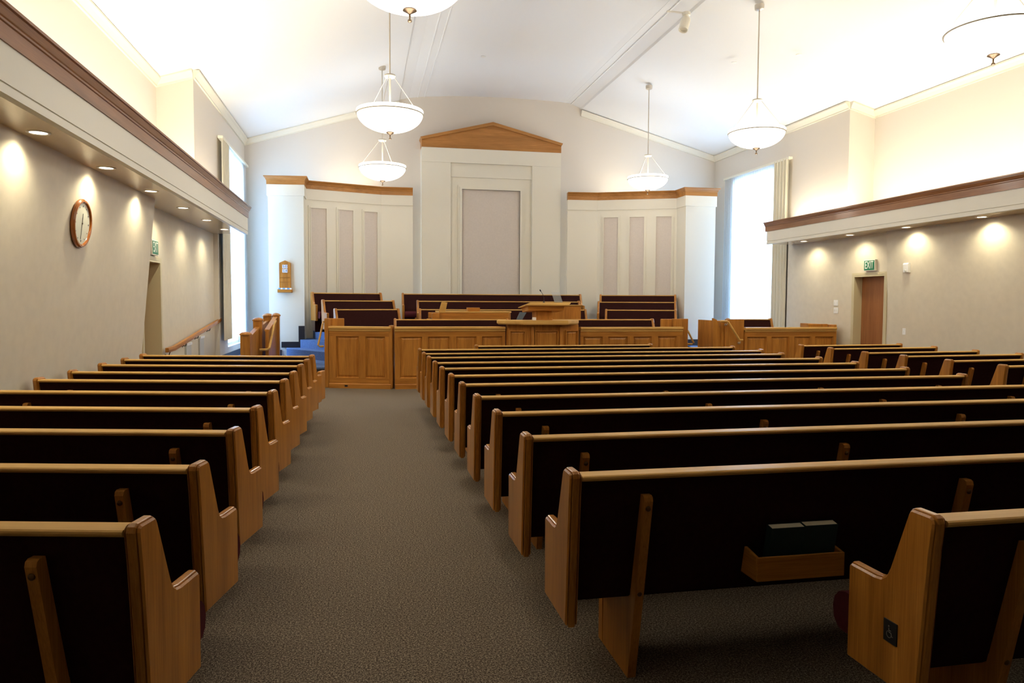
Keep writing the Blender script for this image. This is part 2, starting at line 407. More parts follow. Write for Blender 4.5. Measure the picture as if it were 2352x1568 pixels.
# ------------------------------------------------------------------ pews
PANEL = [(0, .285), (.355, .285), (.355, .628), (.341, .642), (.212, .642), (.182, .647), (.161, .662), (.146, .692), (.070, .897), (.061, .913), (.048, .92), (-.032, .92), (-.046, .912), (-.052, .895), (-.040, .80)]
TH = .05
PROF = [(0, .0115), (.0065, .005), (.0078, .0095), (.0100, .0095), (.0113, .002), (.0155, 0), (.0345, 0), (.0387, .002), (.0400, .0095), (.0422, .0095), (.0435, .005), (.05, .0115)]
MESH = {}
def panel_mesh():
    if 'panel' not in MESH:
        b = B(); b.loops([[(x, p[0], p[1]) for p in inset(PANEL, d)] for x, d in PROF]); MESH['panel'] = b.mesh('end_panel', M['oak_end'])
    return MESH['panel']
def body_mesh(kind, L):
    key = (kind, round(L, 3))
    if key in MESH: return MESH[key]
    x0, x1 = TH, L-TH
    b = B()
    if kind == 'cap_rail':
        p = [(-.049, .886), (-.052, .892), (-.050, .898), (-.043, .902), (.034, .902), (.041, .898), (.044, .890), (.040, .880), (.034, .878), (-.040, .880)]
        b.prism(p, 'x', x0, x1); me = b.mesh(kind, M['rail'])
    elif kind == 'backrest':
        p = [(-.030, .880), (.083, .365), (.10, .352), (.15, .352), (.17, .40), (.165, .44), (.150, .55), (.100, .70), (.036, .880)]
        b.prism(p, 'x', x0, x1); me = b.mesh(kind, M['fabric'])
    else:
        p = [(.14, .37), (.43, .335), (.472, .342), (.496, .368), (.504, .41), (.496, .450), (.472, .478), (.432, .490), (.28, .478), (.16, .462)]
        b.prism(p, 'x', x0, x1); me = b.mesh(kind, M['cushion'], True, 50)
    MESH[key] = me
    return me
def support_mesh(drop):
    key = ('support', drop)
    if key not in MESH:
        t = .018; b = B()
        p = [(-.064, .795), (-.060, .810), (-.048, .816), (-.022, .816), (.075, .395), (.19, .36), (.415, .36), (.43, drop), (.10, drop)]
        b.prism(p, 'x', -t, t)
        b.box(-t, t, .438, .49, drop, .345)
        b.box(-t*.8, t*.8, .428, .44, drop+.002, .343)
        MESH[key] = b.mesh('support', M['oak_z'])
    return MESH[key]
def bolt_mesh():
    if 'bolt' not in MESH:
        b = B(); b.lathe([(.011, .004), (.011, -.002), (.008, -.006), (.002, -.008)], (0, 0, 0), 10, 'y'); MESH['bolt'] = b.mesh('bolt', M['bronze'], True, 40)
    return MESH['bolt']

def pew(name, x, y, L, rz, label, cat, group, z=0, supports=None, drop=0, bolts=True):
    """x, y: the left end's lower rear corner; the pew runs along local x and faces local +y"""
    r = thing(name, label, cat, (x, y, z), rz, group)
    a = inst('end_panel', panel_mesh(), r)
    c = inst('end_panel', panel_mesh(), r); c.location = (L-TH, 0, 0)
    inst('backrest', body_mesh('backrest', L), r)
    inst('seat_cushion', body_mesh('seat_cushion', L), r)
    inst('cap_rail', body_mesh('cap_rail', L), r)
    if supports is None:
        n = max(2, round((L-.63)/1.5)+1); supports = [.315 + (L-.63)*i/(n-1) for i in range(n)]
    for s in supports:
        o = inst('support', support_mesh(drop), r); o.location = (s, 0, 0)
        if bolts:
            for by, bz in ((-.0595, .765), (.022, .39)):
                q = inst('bolt', bolt_mesh(), o); q.location = (0, by, bz)
    return r
ORD = ['', 'first', 'second', 'third', 'fourth', 'fifth', 'sixth', 'seventh', 'eighth', 'ninth', 'tenth', 'eleventh', 'twelfth']

# long centre block: (x of outer left face, y) row by row, nearest first
CEN = [(.782, 2.771), (.781, 3.600), (.779, 4.420), (.774, 5.203), (.775, 6.020), (.770, 6.756), (.764, 7.503), (.760, 8.220), (.760, 9.000), (.754, 9.690), (.762, 10.49)]
RIGHT_END = [5.575, 5.575, 5.575, 5.575, 5.60, 5.58, 5.54, 5.56, 5.52, 5.62, 5.60]
for i, ((x, y), xe) in enumerate(zip(CEN, RIGHT_END)):
    L = xe - x + .025
    lab = 'long oak centre pew with hymnbook rack on its back, nearest full row' if i == 0 else 'long oak centre pew, %s full row counted from the nearest' % ORD[i+1]
    pew('pew', x, y, L, 0, lab, 'pew', 'long centre pews', supports=[.318, 1.795, 3.295, L-.32], bolts=i < 6)
pew('pew', 1.69, 11.27, 2.90, 0, 'short oak pew directly before the panelled pulpit front', 'pew', 'long centre pews', bolts=False)
R0 = pew('pew', 1.732, 2.0, 3.87, 0, 'shorter oak pew at bottom right with accessible seating plaque on its end', 'pew', 'long centre pews', supports=[.36, 1.86, 3.5])
b = B(); b.box(-.004, 0.001, .092, .155, .44, .515, .001); pq = b.build('accessibility_plaque', M['black'], R0, label='small black plaque with wheelchair symbol')
b = B()
def sy(p): return (-.0052, .1235 - p[0]*.001, .4775 + p[1]*.001)
b.tube([sy((-3+11*math.cos(a), -9+11*math.sin(a))) for a in [math.radians(t) for t in range(120, 415, 15)]], .0012, 6)
b.tube([sy(p) for p in ((-4, 13), (-3, -1), (7, -2), (11, -13), (15, -12))], .0014, 6); b.tube([sy((-3, 5)), sy((6, 5))], .0012, 6)
b.lathe([(.0001, -.0005), (.003, -.0005), (.003, .0005), (.0001, .0005)], sy((-4.5, 19)), 10, 'x')
b.build('wheelchair_symbol', M['symbol'], pq)

# left block, turned towards the pulpit: (x, y) of the aisle end, farthest first
AL = math.radians(-12.3)
LEFT = [(-.619, 9.417), (-.629, 8.736), (-.641, 8.025), (-.645, 7.228), (-.655, 6.512), (-.658, 5.706), (-.659, 4.867), (-.659, 4.039), (-.660, 3.198), (-.656, 2.385)]
LL = 2.15
ca, sa = math.cos(AL), math.sin(AL)
for i, (x, y) in enumerate(LEFT):
    y -= .027; x -= .006
    ox, oy = x + (.025 - LL)*ca, y + (.025 - LL)*sa
    lab = ('oak pew of the left block, farthest row beside the doorway' if i == 0 else 'oak pew of the left block, nearest row at the bottom left corner' if i == 9
           else 'oak pew of the left block, %s row counted from the farthest' % ORD[i+1])
    pew('pew', ox, oy, LL, AL, lab, 'pew', 'angled left pews', bolts=i > 3)
# low screen before the farthest left row
scr = thing('front_screen', 'low oak screen in front of the farthest left pew by the aisle', 'screen', (-2.62, 10.70, 0), AL)
b = B(); b.box(0, 2.06, 0, .03, .12, .575); b.build('panel', M['oak_x'], scr)
b = B(); b.box(0, 2.06, -.015, .045, .575, .605, .008); b.build('cap_rail', M['rail'], scr)
for x0 in (0, 2.06):
    b = B(); b.box(x0, x0+.05, -.03, .20, .24, .63, .012); b.build('end_panel', M['oak_z'], scr)
for x0 in (.3, 1.75):
    b = B(); b.box(x0, x0+.036, .03, .30, 0, .5, .006); b.build('support', M['oak_z'], scr)

# right block: (x, y) of left end centre, far first
AR = math.radians(3.8)
RIGHT = [(6.943, 10.745), (6.929, 9.955), (6.836, 9.05), (6.905, 8.385), (6.899, 7.62), (6.921, 6.877)]
for i, (x, y) in enumerate(RIGHT):
    lab = 'oak pew of the right block, farthest row beside the wooden door' if i == 0 else 'oak pew of the right block, %s row counted from the farthest' % ORD[i+1]
    pew('pew', x-.025, y, 1.97, AR, lab, 'pew', 'angled right pews', bolts=False)

# hymnbook rack on the nearest row, with two books leaning in it
rk = thing('book_rack', 'small oak hymnbook rack on the back of the nearest centre pew', 'book rack', (1.57, 2.70, .44))
b = B(); b.box(0, .40, 0, .012, 0, .10, .003); b.build('front_board', M['oak_x'], rk)
for x0 in (0, .388):
    b = B(); b.prism([(.012, 0), (.130, 0), (.104, .115), (.012, .10)], 'x', x0, x0+.012); b.build('side_board', M['oak_y'], rk)
b = B(); b.box(.012, .388, .012, .122, 0, .012); b.build('bottom_board', M['oak_x'], rk)
for i, (x0, dz) in enumerate(((1.6525, 0), (1.8065, .003))):
    bk = thing('hymnbook', ('left' if i == 0 else 'right') + ' dark green hymnbook of the pair in the small oak rack', 'book', (x0, 2.765, .457+dz), 0, 'hymnbooks in the rack')
    bk.rotation_euler = (math.radians(11), 0, 0)
    b = B(); b.box(0, .15, 0, .003, 0, .195); b.box(0, .15, .037, .04, 0, .195); b.box(-.003, 0, 0, .04, 0, .195); b.build('cover', M['bookgreen'], bk)
    b = B(); b.box(.001, .147, .003, .037, .004, .1945); b.build('page_block', M['page'], bk)

# ------------------------------------------------------------------ chancel platform and steps
plat = bpy.data.objects.new('platform', None); COL.objects.link(plat); struct(plat, 'carpeted rostrum platform in rising tiers')
b = B()
TIER = [(.37, [(-.60, 13.9), (.5, 13.55), (6.2, 13.55), (6.4, 13.9), (8.4, 18.69), (-2.05, 18.69)]),
        (.55, [(-1.62, 16.55), (-.75, 15.35), (5.6, 15.3), (7.4, 15.6), (8.2, 18.69), (-1.85, 18.69)]),
        (.73, [(-1.35, 16.8), (-.72, 15.95), (1.0, 16.15), (5.4, 16.15), (7.5, 16.2), (8.0, 18.69), (-1.6, 18.69)]),
        (.90, [(-1.05, 17.0), (-.72, 16.55), (.8, 16.95), (5.6, 16.95), (7.4, 16.8), (7.8, 18.69), (-1.3, 18.69)])]
zp = 0
for z, poly in TIER:
    b.prism(poly, 'z', zp, z); zp = z
b.build('tiers', M['bluecarpet'], plat)
b = B(); b.prism([(-2.74, 13.92), (-.62, 13.92), (-.62, 16.5), (-1.0, 17.4), (-1.9, 17.6), (-2.74, 18.68)], 'z', 0, .368); b.build('landing', M['bluecarpet'], plat)
b = B(); b.prism([(-2.74, 13.90), (-.70, 13.90), (-.70, 13.92), (-2.74, 13.92)], 'z', 0, .34); b.build('riser_base', M['dark'], plat)
b = B(); b.loops([[(-2.74, 11.5, 0), (-1.95, 11.5, 0), (-1.95, 13.92, 0), (-2.74, 13.92, 0)], [(-2.74, 11.5, .004), (-1.95, 11.5, .004), (-1.95, 13.92, .368), (-2.74, 13.92, .368)]]); b.build('ramp', M['bluecarpet'], plat)
b = B(); b.box(-2.749, -2.735, 13.92, 18.6, .37, .50); b.build('wall_base', M['dark'], plat)
b = B()
b.box(-1.77, -1.40, 16.93, 16.985, .55, .68); b.box(-1.40, -1.272, 16.91, 16.965, .55, 1.03); b.box(-1.85, -1.77, 16.97, 17.02, .37, .50)
b.build('pier_base', M['dark'], plat)
b = B(); b.box(7.60, 7.66, 16.62, 16.658, .37, 1.02); b.box(7.66, 7.96, 16.62, 16.658, .37, .70); b.build('pier_base', M['dark'], plat)
# right side steps by the right pier
b = B(); b.prism([(6.3, 14.2), (8.9, 14.2), (9.3, 18.6), (6.3, 18.6)], 'z', 0, .37)
b.prism([(6.3, 15.6), (7.9, 15.9), (7.9, 18.6), (6.3, 18.6)], 'z', .37, .55)
b.build('right_steps', M['bluecarpet'], plat)

# ------------------------------------------------------------------ white organ screens
def screen(label, pts, ztop, zwood, zband, fields, front_first):
    """pts: plan polyline seen from the nave; thickness goes to +y"""
    root = thing('organ_screen', label, 'screen')
    def ribbon(bb, off, z0, z1, back=.10, ps=pts):
        fr = offset(ps, off); bk = offset(ps, -back)
        bb.loops([[(*p, z0) for p in fr+bk[::-1]], [(*p, z1) for p in fr+bk[::-1]]])
    def offset(ps, d):
        out = []
        for i, p in enumerate(ps):
            p = Vector(p); ns = []
            for a, c in ((i-1, i), (i, i+1)):
                if a >= 0 and c < len(ps):
                    t = (Vector(ps[c])-Vector(ps[a])).normalized(); ns.append(Vector((t.y, -t.x)))
            m = sum(ns, Vector((0, 0))).normalized(); kk = d/max(.5, m.dot(ns[0]))
            q = p+m*kk; out.append((q.x, q.y))
        return out
    b = B(); ribbon(b, 0, 0.0, zband); b.build('screen_wall', M['white'], root)
    b = B(); ribbon(b, .022, zband, zwood, .10); b.build('frieze', M['white'], root)
    h = ztop-zwood; b = B()
    rings = []
    for d, z in ((.028, zwood), (.028, zwood+h*.5), (.04, zwood+h*.55), (.05, zwood+h*.7), (.085, zwood+h*.92), (.085, ztop)):
        rings.append([(*p, z) for p in offset(pts, d)+offset(pts, -.12)[::-1]])
    b.loops(rings); b.build('cornice', M['crown_x'], root)
    for (p, q, z0, z1) in fields:
        P, Q = Vector(p), Vector(q); t = (Q-P).normalized(); nn = Vector((t.y, -t.x))
        def bar(bb, s0, s1, za, zc, d0, d1):
            c = [P+t*s0+nn*d0, P+t*s1+nn*d0, P+t*s1+nn*d1, P+t*s0+nn*d1]
            bb.loops([[(v.x, v.y, za) for v in c], [(v.x, v.y, zc) for v in c]])
        W = (Q-P).length; w = .055; b = B()
        bar(b, -w, 0, z0, z1+w, -.002, .024); bar(b, W, W+w, z0, z1+w, -.002, .024); bar(b, 0, W, z1, z1+w, -.002, .024)
        bar(b, -w*.35, 0, z0, z1+w*.35, .024, .040); bar(b, W, W+w*.35, z0, z1+w*.35, .024, .040); bar(b, 0, W, z1, z1+w*.35, .024, .040)
        b.build('panel_moulding', M['white'], root)
        b = B(); bar(b, 0, W, z0, z1, -.002, .006); b.build('cloth_panel', M['field'], root)
    return root
def along(p, q, a, c):
    P, Q = Vector(p), Vector(q); return tuple(P+(Q-P)*a), tuple(P+(Q-P)*c)
lp = [(-2.03, 17.6), (-2.03, 17.04), (-1.27, 16.95), (-1.27, 17.50), (.44, 18.08), (1.19, 18.06)]
lf = [(*along(lp[3], lp[4], a, c), .9, z) for a, c, z in ((.065, .262, 3.70), (.424, .61, 3.70), (.764, .94, 3.70))]
screen('white panelled organ screen left of the centre panel, with pale pier', lp, 4.308, 4.125, 3.885, lf, True)
rp = [(5.05, 18.05), (5.81, 17.97), (7.60, 17.17), (7.60, 16.66), (8.37, 16.66), (8.37, 17.4)]
rf = [(*along(rp[1], rp[2], a, c), .9, z) for a, c, z in ((.085, .265, 3.71), (.412, .595, 3.71), (.745, .935, 3.71))]
screen('white panelled organ screen right of the centre panel, with pale pier', rp, 4.335, 4.148, 3.90, rf, False)

# centre reredos with oak pediment
rd = thing('centre_panel', 'tall white centre panel under an oak gable on front wall', 'wall panel', (3.18, 18.3, 0))
for xa, xb in ((-1.757, -1.045), (1.015, 1.757)):
    b = B(); b.box(xa, xb, 0, .40, .9, 5.0); b.build('pilaster', M['white'], rd)
b = B(); b.box(-1.757, 1.757, -.012, .40, 5.0, 5.35); b.build('entablature', M['white'], rd)
b = B(); b.box(-1.045, 1.015, .05, .40, 4.665, 5.0); b.build('upper_panel', M['white'], rd)
b = B(); b.box(-1.045, -.76, .075, .40, .9, 4.665); b.box(.715, 1.015, .075, .40, .9, 4.665); b.box(-.76, .715, .075, .40, 4.37, 4.665); b.build('inner_surround', M['white'], rd)
b = B()
for d, w, t in ((.048, .10, .075), (.02, .05, .075)):
    b.box(-.76-w, -.76, d, t+.01, .9, 4.37+w); b.box(.715, .715+w, d, t+.01, .9, 4.37+w); b.box(-.76, .715, d, t+.01, 4.37, 4.37+w)
b.build('panel_moulding', M['white'], rd)
b = B(); b.box(-.76, .715, .085, .40, .9, 4.37); b.build('cloth_panel', M['field'], rd)
b = B(); b.prism([(-1.757, 5.35), (1.757, 5.35), (1.757, 5.52), (0, 5.955), (-1.757, 5.52)], 'y', -.02, .40); b.build('gable', M['crown_x'], rd)
b = B()
for sg in (-1, 1):
    pts = [(sg*1.757, 5.52), (sg*1.79, 5.58), (0, 6.02), (0, 5.94)]
    b.prism(pts if sg < 0 else pts[::-1], 'y', -.07, .40)
b.build('raking_cornice', M['crown_x'], rd)

# ------------------------------------------------------------------ panelled oak fronts
def panel_wall(name, label, cat, p0, p1, z1, panels, z0=0, th=.07, cap=True, base=True, z_hi=None, group=None):
    """local x runs from p0 to p1, the panelled face looks towards -y"""
    d = Vector(p1)-Vector(p0); L = d.length
    r = thing(name, label, cat, (p0[0], p0[1], z0), math.atan2(d.y, d.x), group)
    H = z1-z0; ct = H-(.05 if cap else 0); pz0, pz1 = .19, ct-.13
    b = B(); b.box(0, L, 0, th, 0, ct); b.build('backing', M['oak_z'], r)
    ed = [0]+[e for p in panels for e in p]+[L]
    for i in range(0, len(ed), 2):
        b = B(); b.box(ed[i], ed[i+1], -.036, 0, pz0, pz1); b.build('stile', M['oak_z'], r)
    b = B(); b.box(0, L, -.036, 0, 0, pz0); b.build('bottom_rail', M['oak_x'], r)
    b = B(); b.box(0, L, -.036, 0, pz1, ct); b.build('top_rail', M['oak_x'], r)
    for p in panels:
        b = B()
        rg = []
        for ins, y in ((0, -.036), (.006, -.018), (.014, -.006), (.018, -.004), (.052, -.020), (.054, -.020)):
            rg.append([(p[0]+ins, y, pz0+ins), (p[1]-ins, y, pz0+ins), (p[1]-ins, y, pz1-ins), (p[0]+ins, y, pz1-ins)])
        b.loops(rg, cap=False)
        q = rg[-1]; vs = [b.bm.verts.new(v) for v in q]; b.face(vs)
        b.build('raised_panel', M['oak_z'], r)
    if base:
        b = B(); b.prism([(0, 0), (-.056, 0), (-.056, .075), (-.044, .09), (-.036, .09), (0, .09)], 'x', 0, L); b.build('base_board', M['oak_x'], r)
    if cap:
        b = B(); b.prism([(-.045, ct), (-.070, ct+.012), (-.070, ct+.042), (-.060, ct+.05), (th+.02, ct+.05), (th+.03, ct+.04), (th+.03, ct), ], 'x', 0, L)
        b.prism([(0, ct-.04), (-.048, ct-.03), (-.048, ct), (0, ct)], 'x', 0, L)
        b.build('cap_rail', M['rail'], r)
    return r
panel_wall('rostrum_panelling', 'oak panelled rostrum front left of the pulpit bay', 'rostrum panel', (.555, 13.45), (2.58, 13.45), 1.125, [(.09, .49), (.60, .99), (1.11, 1.49), (1.59, 1.97)])
panel_wall('rostrum_panelling', 'oak panelled rostrum front right of the pulpit bay', 'rostrum panel', (4.03, 13.45), (6.10, 13.45), 1.11, [(.06, .44), (.55, .94), (1.06, 1.43), (1.56, 1.95)])
wing = panel_wall('rostrum_wing', 'oak wing with two wide panels at left end of rostrum front', 'rostrum panel', (-.60, 13.84), (.50, 13.47), 1.125, [(.13, .56), (.68, 1.05)])
b = B(); b.box(.02, .075, -.060, -.055, .03, .06); o = b.build('floor_outlet', M['black'], wing); o.location = (.28, 0, 0)
b = B(); b.box(-.09, -.01, -.04, .10, 0, 1.27, .02); b.build('end_post', M['oak_z'], wing)
b = B(); b.box(1.115, 1.185, -.04, .11, 0, 1.15, .02); b.build('corner_post', M['oak_z'], wing)
g = thing('end_guard', 'tall oak guard panel behind left wing of rostrum', 'guard panel', (-.60, 13.96, 0), math.radians(6))
b = B(); b.box(0, .26, 0, .05, 0.0, 1.265, .012); b.build('panel', M['oak_z'], g)
b = B(); b.box(-.03, .005, .05, .9, .37, 1.22, .01); b.build('side_panel', M['oak_z'], g)
g = thing('end_guard', 'tall oak guard panel at right end of rostrum front', 'guard panel', (5.76, 13.62, 0))
b = B(); b.box(0, .24, .06, .11, 0, 1.262, .012); b.build('panel', M['oak_z'], g)
b = B(); b.box(.22, .545, 0, .06, 0, 1.268, .012); b.build('end_post', M['oak_z'], g)
b = B(); b.box(.50, .545, .06, 1.1, 0, 1.24, .01); b.build('side_panel', M['oak_z'], g)

# pulpit bay with counter
pb = thing('pulpit_bay', 'projecting oak pulpit bay with wide counter in the rostrum front', 'pulpit', (3.3, 13.35, 0))
BAY = [(-.70, .10), (-.68, 0), (-.30, -.10), (.33, -.10), (.67, 0), (.69, .10)]
b = B(); b.loops([[(*p, 0) for p in BAY], [(*p, 1.165) for p in BAY]]); b.build('bay_body', M['oak_z'], pb)
def bay_panel(p, q):
    P, Q = Vector(p), Vector(q); t = (Q-P).normalized(); nn = Vector((t.y, -t.x)); W = (Q-P).length; b = B()
    def ring(i, d, z0=.19, z1=1.06): return [tuple((P+t*i+nn*d))+(z0+i,), tuple((Q-t*i+nn*d))+(z0+i,), tuple((Q-t*i+nn*d))+(z1-i,), tuple((P+t*i+nn*d))+(z1-i,)]
    b.loops([ring(0, .001), ring(0, .036), ring(.02, .036), ring(.026, .006), ring(.06, .018), ring(.062, .018)], cap=False)
    b.face([b.bm.verts.new(v) for v in ring(.062, .018)])
    b.build('raised_panel', M['oak_z'], pb)
bay_panel((-.655, -.007), (-.36, -.085)); bay_panel((-.20, -.10), (.25, -.10)); bay_panel((.385, -.083), (.65, -.008))
for x0 in (-.24, .30):
    b = B(); b.lathe([(.032, 0), (.032, 1.10), (.028, 1.125), (.012, 1.14)], (x0, -.115, 0), 12); b.build('half_column', M['oak_z'], pb, True)
b = B(); CT = [(-.87, .12), (-.87, .02), (-.45, -.25), (.40, -.25), (.68, .02), (.68, .12), (.60, .4), (-.80, .4)]
b.loops([[(p[0]*.97, p[1]*.97, 1.168) for p in CT], [(*p, 1.19) for p in CT], [(*p, 1.235) for p in CT], [(p[0]*.985, p[1]*.985, 1.245) for p in CT]]); b.build('counter', M['rail'], pb)

# reading desk
ds = thing('reading_desk', 'oak reading desk with sloping top on a pedestal at the pulpit', 'lectern', (3.3, 13.5, 1.245))
b = B(); b.box(-.145, .155, -.12, .20, 0, .18); b.build('pedestal', M['oak_z'], ds)
b = B(); b.box(-.155, .165, -.13, .21, 0, .02, .006); b.build('pedestal_foot', M['oak_x'], ds)
b = B()
b.loops([[(-.315, -.22, .183), (.36, -.22, .183), (.36, .30, .14), (-.315, .30, .14)], [(-.32, -.23, .255), (.365, -.23, .255), (.365, .31, .20), (-.32, .31, .20)], [(-.355, -.25, .272), (.40, -.25, .272), (.40, .33, .215), (-.355, .33, .215)]])
b.build('desk_body', M['oak_x'], ds)
b = B(); b.loops([[(-.38, -.27, .272), (.44, -.27, .272), (.44, .36, .22), (-.38, .36, .22)], [(-.385, -.275, .290), (.45, -.275, .290), (.46, .37, .235), (-.385, .37, .235)], [(-.29, -.25, .326), (.49, -.25, .326), (.52, .36, .272), (-.29, .36, .272)], [(-.28, -.24, .329), (.48, -.24, .329), (.51, .35, .275), (-.28, .35, .275)]])
b.build('desk_top', M['rail'], ds)
mic = thing('gooseneck_microphone', 'thin black gooseneck microphone on the reading desk', 'microphone', (3.334, 13.5, 1.572))
b = B(); b.lathe([(.022, 0), (.022, .012), (.010, .02), (.006, .03)], n=14); b.build('base', M['black'], mic, True)
pts = [(0, 0, .025), (-.004, 0, .09), (-.03, -.02, .16), (-.075, -.045, .215)]
b = B(); b.tube(pts, .0045, 8); b.build('neck', M['black'], mic, True)
b = B(); b.tube([(-.07, -.042, .208), (-.078, -.047, .219), (-.09, -.053, .235), (-.095, -.056, .241)], [.007, .013, .013, .006], 10); b.build('capsule', M['black'], mic, True)
ac = thing('document_holder', 'clear acrylic sheet holder standing on right of the reading desk', 'sheet holder', (3.60, 13.55, 1.568))
b = B(); b.loops([[(-.045, 0, .01), (.115, 0, .01), (.115, .006, .01), (-.045, .006, .01)], [(-.10, .05, .205), (.062, .05, .205), (.062, .056, .205), (-.10, .056, .205)]]); b.build('clear_sheet', M['acrylic'], ac)
b = B(); b.box(-.05, .12, -.01, .06, 0, .012); b.build('foot', M['acrylic'], ac)
b = B(); b.box(3.075, 3.135, 13.28, 13.34, 1.2455, 1.30, .003); tag(b.build('tissue_box', M['paper']), 'small white box beside the reading desk pedestal', 'box')
ms = thing('monitor', 'dark grey tilted panel left of the reading desk', 'monitor', (3.22, 15.0, .37))
b = B(); b.loops([[(-.10, 0, .84), (.02, 0, .84), (.02, .03, .84), (-.10, .03, .84)], [(.0, .12, 1.0), (.145, .12, 1.0), (.145, .15, 1.0), (.0, .15, 1.0)]]); b.build('screen', M['grey'], ms)
b = B(); b.tube([(0, .07, 0.01), (0, .06, .88)], .012, 10); b.build('stand', M['black'], ms)
b = B(); b.lathe([(.14, 0), (.14, .012), (.02, .03)], (0, .07, 0), 20); b.build('foot', M['black'], ms)
cb = thing('cabinet', 'plain oak cabinet rising behind right of the reading desk', 'cabinet', (3.56, 14.57, .37))
b = B(); b.box(0, .82, 0, .40, 0, 1.14, .008); b.build('body', M['oak_z'], cb)
b = B(); b.box(-.01, .83, -.015, .41, 1.14, 1.158, .006); b.build('top', M['rail'], cb)

# grand piano behind the front bench
pn = thing('grand_piano', 'oak grand piano behind the front bench left of the pulpit', 'piano', (1.5, 15.0, .37))
def pl_out(s=0):
    pts = [(-.02, -.46), (0.20, -.46)]
    for i in range(13):
        t = i/12; pts.append((.20 + 1.20*t, -.46 + .30*(.5-.5*math.cos(PI*t))))
    for i in range(1, 9):
        a = -PI/2 + PI*i/8; pts.append((1.36 + .09*math.cos(a), .15 + .31*math.sin(a)))
    pts.append((-.02, .46)); return pts
# seen from the nave the straight side looks at us
out = [(x, -y) for x, y in pl_out()][::-1]
b = B(); b.loops([[(*p, .70) for p in out], [(*p, .99) for p in out]]); b.build('case', M['oak_x'], pn)
b = B(); o2 = [(x if x < .1 else x+.012, y*1.015) for x, y in out]
b.loops([[(*p, .995) for p in o2], [(*p, 1.022) for p in o2]]); b.build('lid', M['rail'], pn)
b = B(); b.box(-.20, -.02, -.46, .46, .66, .86, .01); b.build('key_bed', M['oak_y'], pn)
for y0 in (-.46, .38):
    b = B(); b.box(-.17, .0, y0, y0+.08, .86, .99, .015); b.build('cheek', M['oak_x'], pn)
b = B(); b.loops([[(-.04, -.44, .99), (.09, -.44, .99), (.09, -.40, .99), (-.04, -.40, .99)], [(.02, -.44, 1.20), (.13, -.44, 1.18), (.13, -.40, 1.18), (.02, -.40, 1.20)], [(.05, -.44, 1.215), (.14, -.44, 1.19), (.14, -.40, 1.19), (.05, -.40, 1.215)]]); b.build('lid_flap', M['rail'], pn)
b = B(); b.box(.56, .80, -.34, -.10, 1.022, 1.095, .006); b.build('music_desk', M['oak_x'], pn)
b = B(); b.box(-.16, -.03, -.37, .37, .855, .866); b.build('keyboard', M['black'], pn)
for lx, ly in ((.0, -.36), (.0, .36), (1.25, .15)):
    b = B(); b.lathe([(.06, .72), (.05, .6), (.035, .15), (.05, .08), (.03, 0)], (lx, ly, 0), 12); b.build('leg', M['oak_z'], pn, True)

# ------------------------------------------------------------------ benches on the rostrum (they face the nave)
def bench(xr, y, L, rz, z, label, drop=.035, group='rostrum benches'):
    """xr, y: world position of the end that is the bench's own left end (nave right); faces the nave"""
    n = max(2, round((L-.6)/1.5)+1)
    r = pew('choir_bench', xr, y, L, PI+rz, label, 'bench', group, z-drop, [.3+(L-.6)*i/(n-1) for i in range(n)], drop, False)
    bb = B(); bb.box(TH, L-TH, .12, .14, drop, .36); bb.build('base_panel', M['fabric'], r)
    return r
bench(5.27, 17.55, 4.38, 0, .90, 'long burgundy choir bench of centre block, rearmost row')
bench(5.0, 16.75, 3.82, 0, .73, 'long burgundy choir bench of centre block, middle row')
bench(4.91, 15.95, 3.74, 0, .55, 'long burgundy choir bench of centre block, row behind the piano')
bench(2.84, 14.45, 2.26, 0, .37, 'low burgundy front bench left of the reading desk')
bench(5.90, 14.45, 2.20, 0, .37, 'low burgundy front bench right of the reading desk')
def side_bench(px0, px1, y0, a, z, label):
    """from nave-left end px0 to nave-right end, turned by a"""
    L = (px1-px0)/math.cos(a)
    xr, yr = px1, y0 + (px1-px0)*math.tan(a)
    return bench(xr, yr, L, a, z, label)
A1 = math.radians(20)
side_bench(-1.13, .41, 16.90, A1, .90, 'burgundy choir bench of left block, rearmost under the left screen')
side_bench(-.86, .67, 16.15, A1, .73, 'burgundy choir bench of left block, middle row with pale lit end')
side_bench(-.58, .74, 15.40, A1, .55, 'burgundy choir bench of left block, front row with pale lit end')
side_bench(5.78, 7.53, 17.62, -A1, .90, 'burgundy choir bench of right block, rearmost under the right screen')
side_bench(5.50, 7.23, 16.92, -A1, .73, 'burgundy choir bench of right block, middle row')
side_bench(5.42, 6.92, 16.12, -A1, .55, 'burgundy choir bench of right block, front row')

# ------------------------------------------------------------------ sacrament enclosure on the right
panel_wall('enclosure_panelling', 'oak panelled enclosure front at the right of the rostrum', 'rostrum panel', (7.17, 13.0), (9.12, 13.0), 1.115, [(.05, .46), (.56, .94), (1.05, 1.40), (1.50, 1.90)])
g = thing('enclosure_end', 'oak end wall with handrail at left of the right enclosure', 'guard panel', (6.60, 13.0, 0))
b = B(); b.box(.19, .57, 0, .06, 0, 1.275, .012); b.build('front_panel', M['oak_z'], g)
b = B(); b.prism([(-.02, .30), (.18, .30), (.18, 1.10), (.10, 1.12), (.05, 1.26), (-.02, 1.29)], 'y', .10, .16); b.build('side_panel', M['oak_z'], g)
b = B(); b.box(.14, .20, .06, 1.1, 0, 1.24, .01); b.build('return_panel', M['oak_z'], g)
hr = thing('handrail', 'short sloping oak handrail on the right enclosure end', 'handrail', (6.60, 12.93, 0))
b = B(); b.tube([(.05, .02, 1.235), (.17, 0, 1.235), (.20, 0, 1.22), (.43, -.02, .88), (.50, -.01, .875)], .022, 8); b.build('rail', M['rail'], hr, True)
